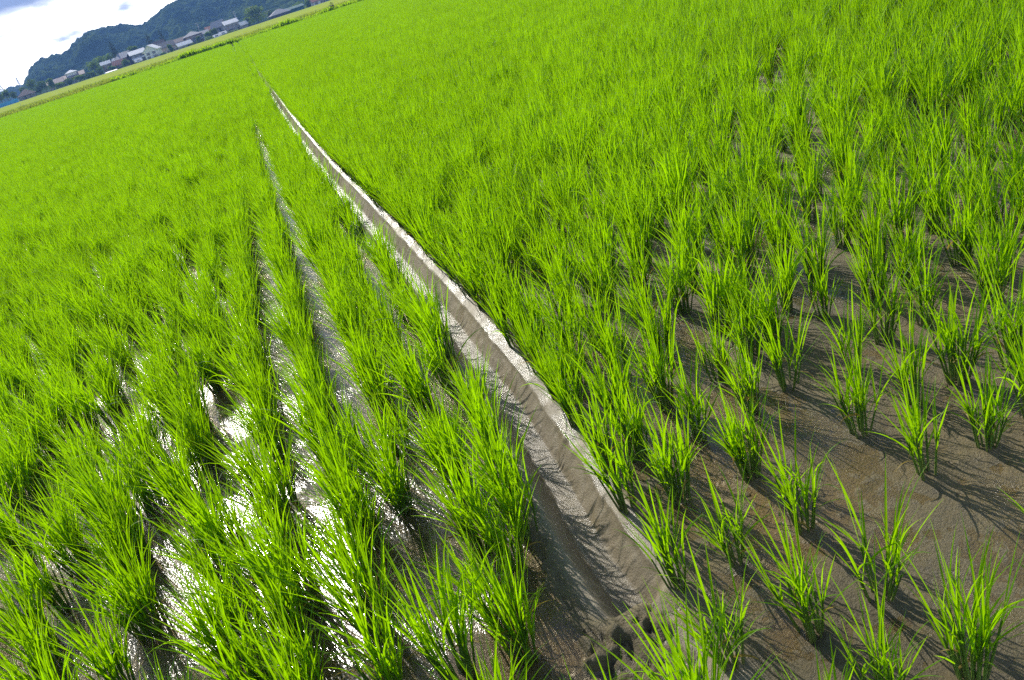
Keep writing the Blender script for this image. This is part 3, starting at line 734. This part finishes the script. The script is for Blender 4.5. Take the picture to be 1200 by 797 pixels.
def roof_gable(w, d, h, rise, oh=.6, th=.22, along='x'):
    m = MB()
    if along == 'x':
        for sg in (-1, 1):
            a = [(-w/2-oh, sg*(d/2+oh), h-oh*rise/(d/2)), (w/2+oh, sg*(d/2+oh), h-oh*rise/(d/2)), (w/2+oh, 0, h+rise), (-w/2-oh, 0, h+rise)]
            a = a if sg < 0 else a[::-1]
            b = [(p[0], p[1], p[2]+th) for p in a]; m.poly(b); m.poly(a[::-1])
            for k in range(4): m.poly([a[k], a[(k+1) % 4], b[(k+1) % 4], b[k]])
    else:
        for sg in (-1, 1):
            a = [(sg*(w/2+oh), d/2+oh, h-oh*rise/(w/2)), (sg*(w/2+oh), -d/2-oh, h-oh*rise/(w/2)), (0, -d/2-oh, h+rise), (0, d/2+oh, h+rise)]
            a = a if sg < 0 else a[::-1]
            b = [(p[0], p[1], p[2]+th) for p in a]; m.poly(b); m.poly(a[::-1])
            for k in range(4): m.poly([a[k], a[(k+1) % 4], b[(k+1) % 4], b[k]])
    return m
def roof_hip(w, d, h, rise, oh=.8, th=.2):
    m = MB(); x, y = w/2+oh, d/2+oh; rx = max(.3, w/2-d/2)
    e = [(-x, -y, h), (x, -y, h), (x, y, h), (-x, y, h)]; r0, r1 = (-rx, 0, h+rise), (rx, 0, h+rise)
    m.poly([e[0], e[1], r1, r0]); m.poly([e[1], e[2], r1]); m.poly([e[2], e[3], r0, r1]); m.poly([e[3], e[0], r0])
    lo = [(p[0], p[1], p[2]-th) for p in e]
    for k in range(4): m.poly([lo[k], lo[(k+1) % 4], e[(k+1) % 4], e[k]])
    m.poly(lo[::-1]); return m
def wall_mesh(w, d, h, rise, kind):
    m = MB(); m.box((-w/2, -d/2, -1.2), (w/2, d/2, h))
    if kind == 'gable':
        for sg in (-1, 1): m.poly([(sg*w/2, -d/2*sg, h), (sg*w/2, d/2*sg, h), (sg*w/2, 0, h+rise*.97)])
    if kind == 'front':
        for sg in (-1, 1): m.poly([(w/2*sg, sg*d/2, h), (-w/2*sg, sg*d/2, h), (0, sg*d/2, h+rise*.97)])
    return m
def house(name, label, cat, x0, x1, py, Y, wh, rise, kind, wall, roof, depth=6.5, rz=0., eave=False, nwin=2, upper=None, base=None, z=None):
    pa, pb = at(x0, py-HOR_B*0+HOR_B*(x0-(x0+x1)/2), Y), at(x1, py+HOR_B*(x1-(x0+x1)/2), Y)
    w = (pb-pa).length; c = (pa+pb)/2
    e = empty(name, (c.x, Y+depth/2, c.z if z is None else z), rz); tag(e, label, cat, None)
    wall_mesh(w, depth, wh, rise, kind).build('wall', WALLS[wall], e)
    rm = {'gable': lambda: roof_gable(w, depth, wh, rise), 'front': lambda: roof_gable(w, depth, wh, rise, along='y'), 'hip': lambda: roof_hip(w, depth, wh, rise)}[kind]()
    rm.build('roof', ROOFS[roof], e)
    if base: MB().box((-w/2-.03, -depth/2-.03, -1.2), (w/2+.03, depth/2+.03, 1.1)).build('base_cladding', base, e)
    floors = [1.0] if wh < 4 else [1.0, wh-1.9]
    for zf in floors:
        for k in range(nwin):
            xc = -w/2+w*(k+.5)/nwin+random.uniform(-.3, .3); ww = min(1.5, w/nwin*.6)
            f = MB().box((xc-ww/2-.08, -depth/2-.07, zf-.08), (xc+ww/2+.08, -depth/2-.004, zf+1.18)).build('window', M_FRAME, e)
            MB().box((xc-ww/2, -depth/2-.10, zf), (xc+ww/2, -depth/2-.074, zf+1.1)).build('pane', M_GLASS, f)
    if eave:                                             # lower lean-to roof along the front
        m = MB(); zz = min(2.6, wh*.62); y0 = -depth/2-.012
        m.poly([(-w/2-.2, y0-1.6, zz-.5), (w/2+.2, y0-1.6, zz-.5), (w/2+.2, y0, zz+.15), (-w/2-.2, y0, zz+.15)])
        m.poly([(-w/2-.2, y0, zz), (w/2+.2, y0, zz), (w/2+.2, y0-1.6, zz-.62), (-w/2-.2, y0-1.6, zz-.62)])
        m.poly([(-w/2-.2, y0-1.6, zz-.62), (w/2+.2, y0-1.6, zz-.62), (w/2+.2, y0-1.6, zz-.5), (-w/2-.2, y0-1.6, zz-.5)])
        m.build('porch_roof', ROOFS[roof], e)
    if upper:
        u0, u1, uh, urise = upper
        uw = w*(u1-u0); ux = -w/2+w*(u0+u1)/2
        uo = MB(); uo.box((ux-uw/2, -depth*.3, wh), (ux+uw/2, depth*.3, wh+rise+uh)); uo.build('upper_wall', WALLS['white'], e)
        r_ = roof_hip(uw, depth*.6, wh+rise+uh, urise, .5); r_.v = [(p[0]+ux, p[1], p[2]) for p in r_.v]; r_.build('upper_roof', ROOFS['white'], e)
    if wh > 2.3:
        MB().box((w*.32, -depth/2-.05, -.3), (w*.32+.95, -depth/2-.003, 1.9)).build('door', M_DOOR, e)
    return e
HS = [
 ('house', 'low house with brown hip roof beside the blue sheet fence', 'house', 24, 42, 118, 425, 2.5, 2.4, 'hip', 'dark', 'brown', 7, .2, False, 3),
 ('farm_building', 'long low building with faded pink roof behind shrubs', 'building', 59, 76, 105.5, 440, 2.9, 1.7, 'gable', 'grey', 'pink', 8, .1, False, 4),
 ('temple_hall', 'long grey roofed hall with raised white upper roof', 'building', 78, 101, 98.5, 442, 3.3, 1.5, 'gable', 'grey', 'pink', 9, .1, False, 5, (.2, .7, .7, 1.1)),
 ('shed', 'brown shed with white roof below the dark leafy mound', 'shed', 121.5, 131, 81, 446, 2.4, 1.1, 'gable', 'brown', 'white', 4, .1, False, 1),
 ('shed', 'tiny pale roofed hut tucked among trees under the tall conifer', 'shed', 134.5, 139, 75.5, 452, 2.0, .8, 'gable', 'grey', 'white', 3, 0, False, 1),
 ('house', 'low house with rust red roof behind the plastic greenhouse', 'house', 136, 147, 80.5, 438, 2.1, 1.7, 'gable', 'dark', 'red', 5, -.15, False, 2),
 ('house', 'tall house with grey roof and brown gable right of conifer', 'house', 144, 158, 77.5, 444, 4.3, 2.2, 'gable', 'brown', 'grey', 7, -.5, False, 2),
 ('house', 'dark walled house with bright white roofs and white lean-to', 'house', 156.5, 173, 73.5, 440, 4.2, 1.6, 'gable', 'dark', 'white', 8, .15, True, 3),
 ('house', 'white gabled house with blue cladding along its foot', 'house', 175, 190, 70, 428, 4.6, 2.1, 'front', 'white', 'white', 8, -.2, False, 2, None, M_BLUE),
 ('house', 'beige walled house with slate roof right of the white gable', 'house', 190, 207, 64.5, 440, 3.9, 2.0, 'gable', 'beige', 'slate', 7, .2, False, 3),
 ('house', 'house under a long brown roof behind the white roofed shed', 'house', 206, 221, 58, 447, 3.6, 1.5, 'gable', 'grey', 'brown', 7, .1, False, 3),
 ('shed', 'pale shed with two pitched white roofs beside the brown house', 'shed', 211, 226, 58.5, 432, 2.4, 1.3, 'gable', 'grey', 'white', 5, .2, False, 2),
 ('house', 'tall brown house with wide silver grey roof', 'house', 221, 239, 53, 441, 4.7, 1.8, 'hip', 'brown', 'grey', 8, .1, True, 3),
 ('house', 'white walled house with pale roof right of tall brown house', 'house', 239, 248, 49, 446, 3.9, 1.4, 'gable', 'white', 'grey', 6, 0, False, 1),
 ('shed', 'left one of two small white roofed field sheds', 'shed', 253, 259, 46.5, 428, 1.5, .8, 'gable', 'dark', 'white', 3, .1, False, 1),
 ('shed', 'right one of two small white roofed field sheds', 'shed', 260, 266, 43.5, 428, 1.6, .8, 'gable', 'dark', 'white', 3, .1, False, 1),
 ('house', 'house with steep grey roof rising behind the field sheds', 'house', 254, 267, 40.5, 452, 4.0, 2.6, 'gable', 'grey', 'grey', 6, -.4, False, 2),
 ('house', 'house with gleaming white roof next to the utility pole', 'house', 267, 282, 37.5, 442, 4.2, 1.5, 'gable', 'grey', 'white', 7, .1, False, 3),
 ('shed', 'small shed with white roof left of the big round tree', 'shed', 284, 291, 34, 434, 2.2, 1.2, 'gable', 'grey', 'white', 4, .2, False, 1),
 ('farm_building', 'open fronted building with grey hip roof right of round tree', 'building', 321, 342, 24.5, 438, 3.6, 2.2, 'hip', 'dark', 'grey', 8, .1, False, 3),
 ('farm_building', 'long building clad in dark green sheeting', 'building', 338, 358, 18.5, 442, 3.6, .9, 'gable', 'green', 'green', 7, .1, False, 1),
 ('shed', 'small brown hut between the greenhouse and the brown gable', 'shed', 148, 153, 79.5, 430, 1.8, 1.0, 'gable', 'brown', 'slate', 3, .2, False, 1),
 ('shed', 'low lean-to with white roof before the dark walled house', 'shed', 161, 167, 75.8, 426, 1.7, .9, 'gable', 'dark', 'white', 3, .2, False, 1),
 ('house', 'brown roofed house peeping out behind the white gable', 'house', 186, 197, 64, 456, 4.6, 2.0, 'gable', 'brown', 'brown', 6, .3, False, 2),
 ('house', 'rust roofed house behind the left field shed', 'house', 246, 254, 44, 458, 3.8, 1.6, 'gable', 'beige', 'red', 6, .2, False, 2),
 ('shed', 'dark hut under the gleaming white roof', 'shed', 269, 275, 39, 432, 1.9, .9, 'gable', 'brown', 'slate', 3, .1, False, 1),
 ('house', 'white house with pink red roof near the top edge', 'house', 368, 382, 6.5, 440, 2.6, 1.6, 'gable', 'white', 'red', 6, .1, False, 2),
]
for h in HS:
    kw = {}
    if len(h) > 16 and h[16]: kw['upper'] = h[16]
    if len(h) > 17: kw['base'] = h[17]
    house(*h[:16], **kw)

def tunnel(label, x0, x1, py, Y, rad, rz=0.):
    pa, pb = at(x0, py+HOR_B*(x0-(x0+x1)/2), Y), at(x1, py+HOR_B*(x1-(x0+x1)/2), Y); w = (pb-pa).length; c = (pa+pb)/2
    e = empty('greenhouse', (c.x, Y, c.z), rz); tag(e, label, 'greenhouse')
    m = MB(); n = 12
    ring = [[(xx, rad*math.cos(math.pi*k/n), rad*1.05*math.sin(math.pi*k/n)-.1) for k in range(n+1)] for xx in (-w/2, w/2)]
    for k in range(n): m.poly([ring[0][k], ring[1][k], ring[1][k+1], ring[0][k+1]])
    for r_ in ring: m.poly(r_)
    m.build('film', M_PLASTIC, e)
    h = MB()
    for i in range(7):
        xx = -w/2+w*i/6; h.tube([(xx, (rad+.03)*math.cos(math.pi*k/n), (rad*1.05+.03)*math.sin(math.pi*k/n)-.1) for k in range(n+1)], .035, 5)
    h.build('hoops', M_STEEL, e); return e
tunnel('long white plastic greenhouse on the edge of the fields', 124, 139, 87, 424, 1.5, .1)
tunnel('low white plastic tunnel in front of the beige house', 211, 221, 59.5, 420, .7, .1)

def tree(name, label, cat, px, py, Y, hgt, wid, m=None, cards=520, conifer=False, card=.5):
    b = at(px, py, Y); e = empty(name, (b.x, Y, b.z), random.uniform(0, 6)); tag(e, label, cat)
    rr = random.Random(hash((round(px*10), round(py*10))) & 0xffff)
    t0 = max(.12, hgt*.03); th = hgt*(.9 if conifer else .55)
    tm = MB(); tm.tube([(0, 0, -.6), (.05*hgt*.2, 0, th*.5), (0, .03*hgt, th)], [t0, t0*.7, t0*.25], 7)
    if not conifer:
        for k in range(5):
            a = rr.uniform(0, 6.28); z0 = th*rr.uniform(.4, .9); tm.tube([(0, 0, z0), (math.cos(a)*wid*.18, math.sin(a)*wid*.18, z0+hgt*.14), (math.cos(a)*wid*.32, math.sin(a)*wid*.32, z0+hgt*.22)], [t0*.4, t0*.25, t0*.1], 5)
    tm.build('trunk', M_BARK, e)
    V, Fc = [], []
    if conifer: cl = None
    else:
        cl = []
        for k in range(11):
            a = rr.uniform(0, 6.28); q = rr.uniform(.0, .32)*wid; z = hgt*rr.uniform(.32, .82); s_ = 1-.5*max(0, z/hgt-.5)
            cl.append((q*math.cos(a)*s_, q*math.sin(a)*s_, z, wid*rr.uniform(.16, .27), hgt*rr.uniform(.12, .19)))
    for k in range(cards):
        if conifer:
            t = 1-rr.random()**.6; z = hgt*(.10+.90*t); r_ = wid*.5*(1-t)*(.75+.35*math.sin(t*40))*rr.uniform(.45, 1.05)+.05; a = rr.uniform(0, 6.28); p = Vector((r_*math.cos(a), r_*math.sin(a), z))
        else:
            c = rr.choice(cl); d = Vector((rr.gauss(0, 1), rr.gauss(0, 1), rr.gauss(0, 1))).normalized()*rr.uniform(.6, 1.05)
            p = Vector((c[0]+d.x*c[3], c[1]+d.y*c[3], max(.15*hgt*(name != 'shrub'), c[2]+d.z*c[4])))
        s_ = card*rr.uniform(.6, 1.3); u = Vector((rr.gauss(0, 1), rr.gauss(0, 1), rr.gauss(0, .7))).normalized(); v = u.orthogonal().normalized()*s_*rr.uniform(.5, .9); u = u*s_; i = len(V)
        V += [p-u*.5, p+v*.5, p+u*.5, p-v*.5]; Fc.append([i, i+1, i+2, i+3])
    link('crown', mesh_np('crown', [tuple(v) for v in V], Fc, m or M_CROWN, False), e)
    return e
T = [
 ('shrub', 'rounded shrub at the left edge above the blue sheet', 'shrub', 3, 120, 440, 5.2, 5.0), ('shrub', 'second shrub along the hedge above the blue sheet', 'shrub', 11, 117.5, 440, 5.4, 5.0),
 ('shrub', 'dense shrub beside the end of the blue sheet fence', 'shrub', 19, 117, 434, 4.6, 4.2),
 ('tree', 'bushy tree standing behind the brown hip roof', 'tree', 30, 111.5, 462, 5, 6), ('tree', 'leafy tree rising above the brown hip roofed house', 'tree', 42, 109, 448, 7.0, 6.6),
 ('tree', 'dark tree right beside the brown hip roofed house', 'tree', 49, 111, 430, 5.2, 6.0), ('tree', 'tree between the brown hip roof and the pink roof', 'tree', 56, 108, 432, 6.4, 5.4),
 ('tree', 'pointed tree in front of the faded pink roof', 'tree', 64, 105.5, 428, 5.8, 3.6), ('shrub', 'long low shrub in front of the faded pink roof', 'shrub', 73, 103, 430, 3.2, 6.5),
 ('shrub', 'round shrub before the long grey roofed hall', 'shrub', 84, 100, 430, 3.8, 4.6), ('tree', 'dark tree at the right end of the grey hall', 'tree', 95, 97, 430, 4.4, 6.0),
 ('shrub', 'green shrub by the road between hall and mound', 'shrub', 104, 94, 430, 4.0, 5.2), ('shrub', 'pale shrub left of the bluish round shrub', 'shrub', 111, 91, 434, 3.8, 4.4),
 ('shrub', 'dense bluish round shrub left of the plastic greenhouse', 'shrub', 120, 89, 426, 4.6, 5.0), 
 ('tree', 'broad tree at the left end of the leafy mound', 'tree', 114.5, 86, 452, 7.6, 8.0), ('tree', 'broad tree in the middle of the leafy mound', 'tree', 123, 82.5, 456, 7.6, 9.5), ('tree', 'lighter tree at the foot of the tall conifer', 'tree', 134, 79, 458, 7.8, 7.5),
 ('shrub', 'shrub beside the rust red roof', 'shrub', 133, 82, 436, 2.6, 4.2), ('shrub', 'dark shrub in front of the brown gabled house', 'shrub', 150.5, 79, 430, 4.2, 4.6),
 ('tree', 'yellow green tree top behind the bright white roofs', 'tree', 163, 71, 470, 8.2, 8.0), ('shrub', 'low shrub at the corner of the white house', 'shrub', 193, 68, 424, 2.8, 4.2),
 ('tree', 'narrow dark tree in front of the beige house', 'tree', 203, 63.5, 424, 5.2, 2.6), ('tree', 'slim tree growing against the tall brown house', 'tree', 235.5, 52.5, 430, 4.4, 3.4),
 ('shrub', 'dark shrub at the foot of the tall brown house', 'shrub', 228, 55, 428, 2.2, 6.0), ('tree', 'bushy tree right of the white walled house', 'tree', 247.5, 48, 438, 5.0, 5.0),
 ('shrub', 'lower bushy shrub left of the field sheds', 'shrub', 247, 49.5, 424, 3.2, 6.0), ('tree', 'tree behind the left field shed', 'tree', 253, 44, 440, 4.8, 4.0),
 ('shrub', 'shrub line in front of the gleaming white roof', 'shrub', 274, 39.5, 430, 2.0, 7.0), ('tree', 'big round dense tree standing alone by the fields', 'tree', 305, 30.5, 430, 10.4, 18.5),
 ('shrub', 'smaller shrub at the left side of the big round tree', 'shrub', 294, 33, 438, 6.0, 6.0), ('tree', 'dark tree left of the open fronted building', 'tree', 319, 26, 446, 7.0, 5.0),
 ('tree', 'broad tree behind the green clad building', 'tree', 352, 16, 452, 6.8, 8.5), ('tree', 'dark upright tree between green cladding and white house', 'tree', 364, 12, 440, 6.2, 4.6),
]
for tname, lab, cat, px, py, Y_, hg, wd in T:
    big_ = hg > 8
    tree(tname, lab, cat, px, py+.8, Y_, hg, wd, cards=2600 if big_ else 760, card=.6)
tree('conifer', 'tall dark conifer left of the grey roofed house', 'tree', 141, 75.5, 456, 11.5, 9.5, M_CONIFER, 1300, True)
tree('conifer', 'conifer behind the white gabled house', 'tree', 184, 68, 462, 12.2, 9., M_CONIFER, 1300, True)
tree('conifer', 'conifer behind the slate roofed beige house', 'tree', 198, 62.5, 465, 11.5, 8., M_CONIFER, 1300, True)
bx = at(392, 14.5, 95)
t_ = tree('shrub', 'single dark bush standing on the earth bank', 'shrub', 392, 17.0, float(edge_y(bx.x))+.5, 1.0, .9, M_CROWN, 260, card=.12)
t_.location.z = .24

# blue sheet fence
pa, pb = at(-14, 131, 420), at(22, 119, 420); e = empty('sheet_fence', ((pa.x+pb.x)/2, 420, (pa.z+pb.z)/2)); tag(e, 'long bright blue sheet fence at the left edge below the shrubs', 'fence')
w = (pb-pa).length; m = MB(); nseg = 24
for k in range(nseg):
    x0, x1 = -w/2+w*k/nseg, -w/2+w*(k+1)/nseg; y0, y1 = .12*math.sin(k*1.7), .12*math.sin((k+1)*1.7)
    m.poly([(x0, y0, -.6), (x1, y1, -.6), (x1, y1, 1.5), (x0, y0, 1.5)]); m.poly([(x0, y0+.03, 1.5), (x1, y1+.03, 1.5), (x1, y1+.03, -.6), (x0, y0+.03, -.6)])
m.build('sheet', M_BLUE, e)
for k in range(7): x0 = -w/2+w*k/6; MB().tube([(x0, .22, -.8), (x0, .22, 1.6)], .05, 6).build('post', M_STEEL, e)

def pole(label, px, py, Y, h):
    b = at(px, py, Y); e = empty('utility_pole', (b.x, Y, b.z)); tag(e, label, 'utility pole')
    MB().tube([(0, 0, -.5), (0, 0, h)], [.18, .12], 8).build('pole', M_CONC, e)
    for zz in (h-.5, h-1.3):
        MB().box((-.9, -.06, zz), (.9, .06, zz+.12)).build('crossarm', M_STEEL, e)
    MB().tube([(.3, 0, h-2.6), (.3, 0, h-1.8)], .22, 8).build('transformer', M_STEEL, e)
pole('grey utility pole standing right of the gleaming white roof', 282.5, 36, 446, 9.5)
pole('grey utility pole rising behind the tall brown house', 240, 50, 455, 10.)
def pylon(label, px, py, Y, h):
    b = at(px, py, Y); e = empty('power_pylon', (b.x, Y, b.z-8)); tag(e, label, 'pylon'); h += 8
    m = MB(); bw = h*.09
    for sx in (-1, 1):
        for sy in (-1, 1): m.tube([(sx*bw, sy*bw, 0), (sx*bw*.35, sy*bw*.35, h*.55), (sx*.25, sy*.25, h)], .22, 4)
    for k in range(7):
        z0, z1 = h*k/7, h*(k+1)/7; f = lambda z: bw*(1-z/h*.95)
        for sy in (-1, 1): m.tube([(-f(z0), sy*f(z0), z0), (f(z1), sy*f(z1), z1)], .12, 4); m.tube([(f(z0), sy*f(z0), z0), (-f(z1), sy*f(z1), z1)], .12, 4)
    m.build('lattice', M_STEEL, e)
    for zz in (.72, .84, .96): MB().box((-h*.13, -.2, h*zz), (h*.13, .2, h*zz+.35)).build('crossarm', M_STEEL, e)
pylon('faint power pylon at the left edge of the picture', 3, 107, 1060, 18.)
pylon('faint power pylon just left of the wooded hill end', 24.5, 102, 1090, 11.)

# a thin post in the far paddy
b = at(27, 128.5, 150); e = link('marker_post', None if False else MB().tube([(0, 0, -.3), (0, 0, 1.0)], .03, 6).build('tmp', M_STEEL).data, None, (b.x, 150, b.z)); bpy.data.objects.remove(bpy.data.objects['tmp']); tag(e, 'thin marker post standing in the bright paddy beyond the bank', 'post')

# ------------------------------------------------------------------ air
def haze():
    m = mat('haze_air'); t = m.node_tree; o = N(t, 'ShaderNodeOutputMaterial')
    v = N(t, 'ShaderNodeVolumePrincipled', inp={'Color': (.24, .48, 1., 1), 'Density': .00042, 'Anisotropy': .0}); t.links.new(v.outputs[0], o.inputs['Volume'])
    ob = MB().box((-900, -60, -4), (900, 1420, 260)).build('haze', m); tag(ob, 'pale blue haze over the far hills', 'haze', kind='stuff')
haze()
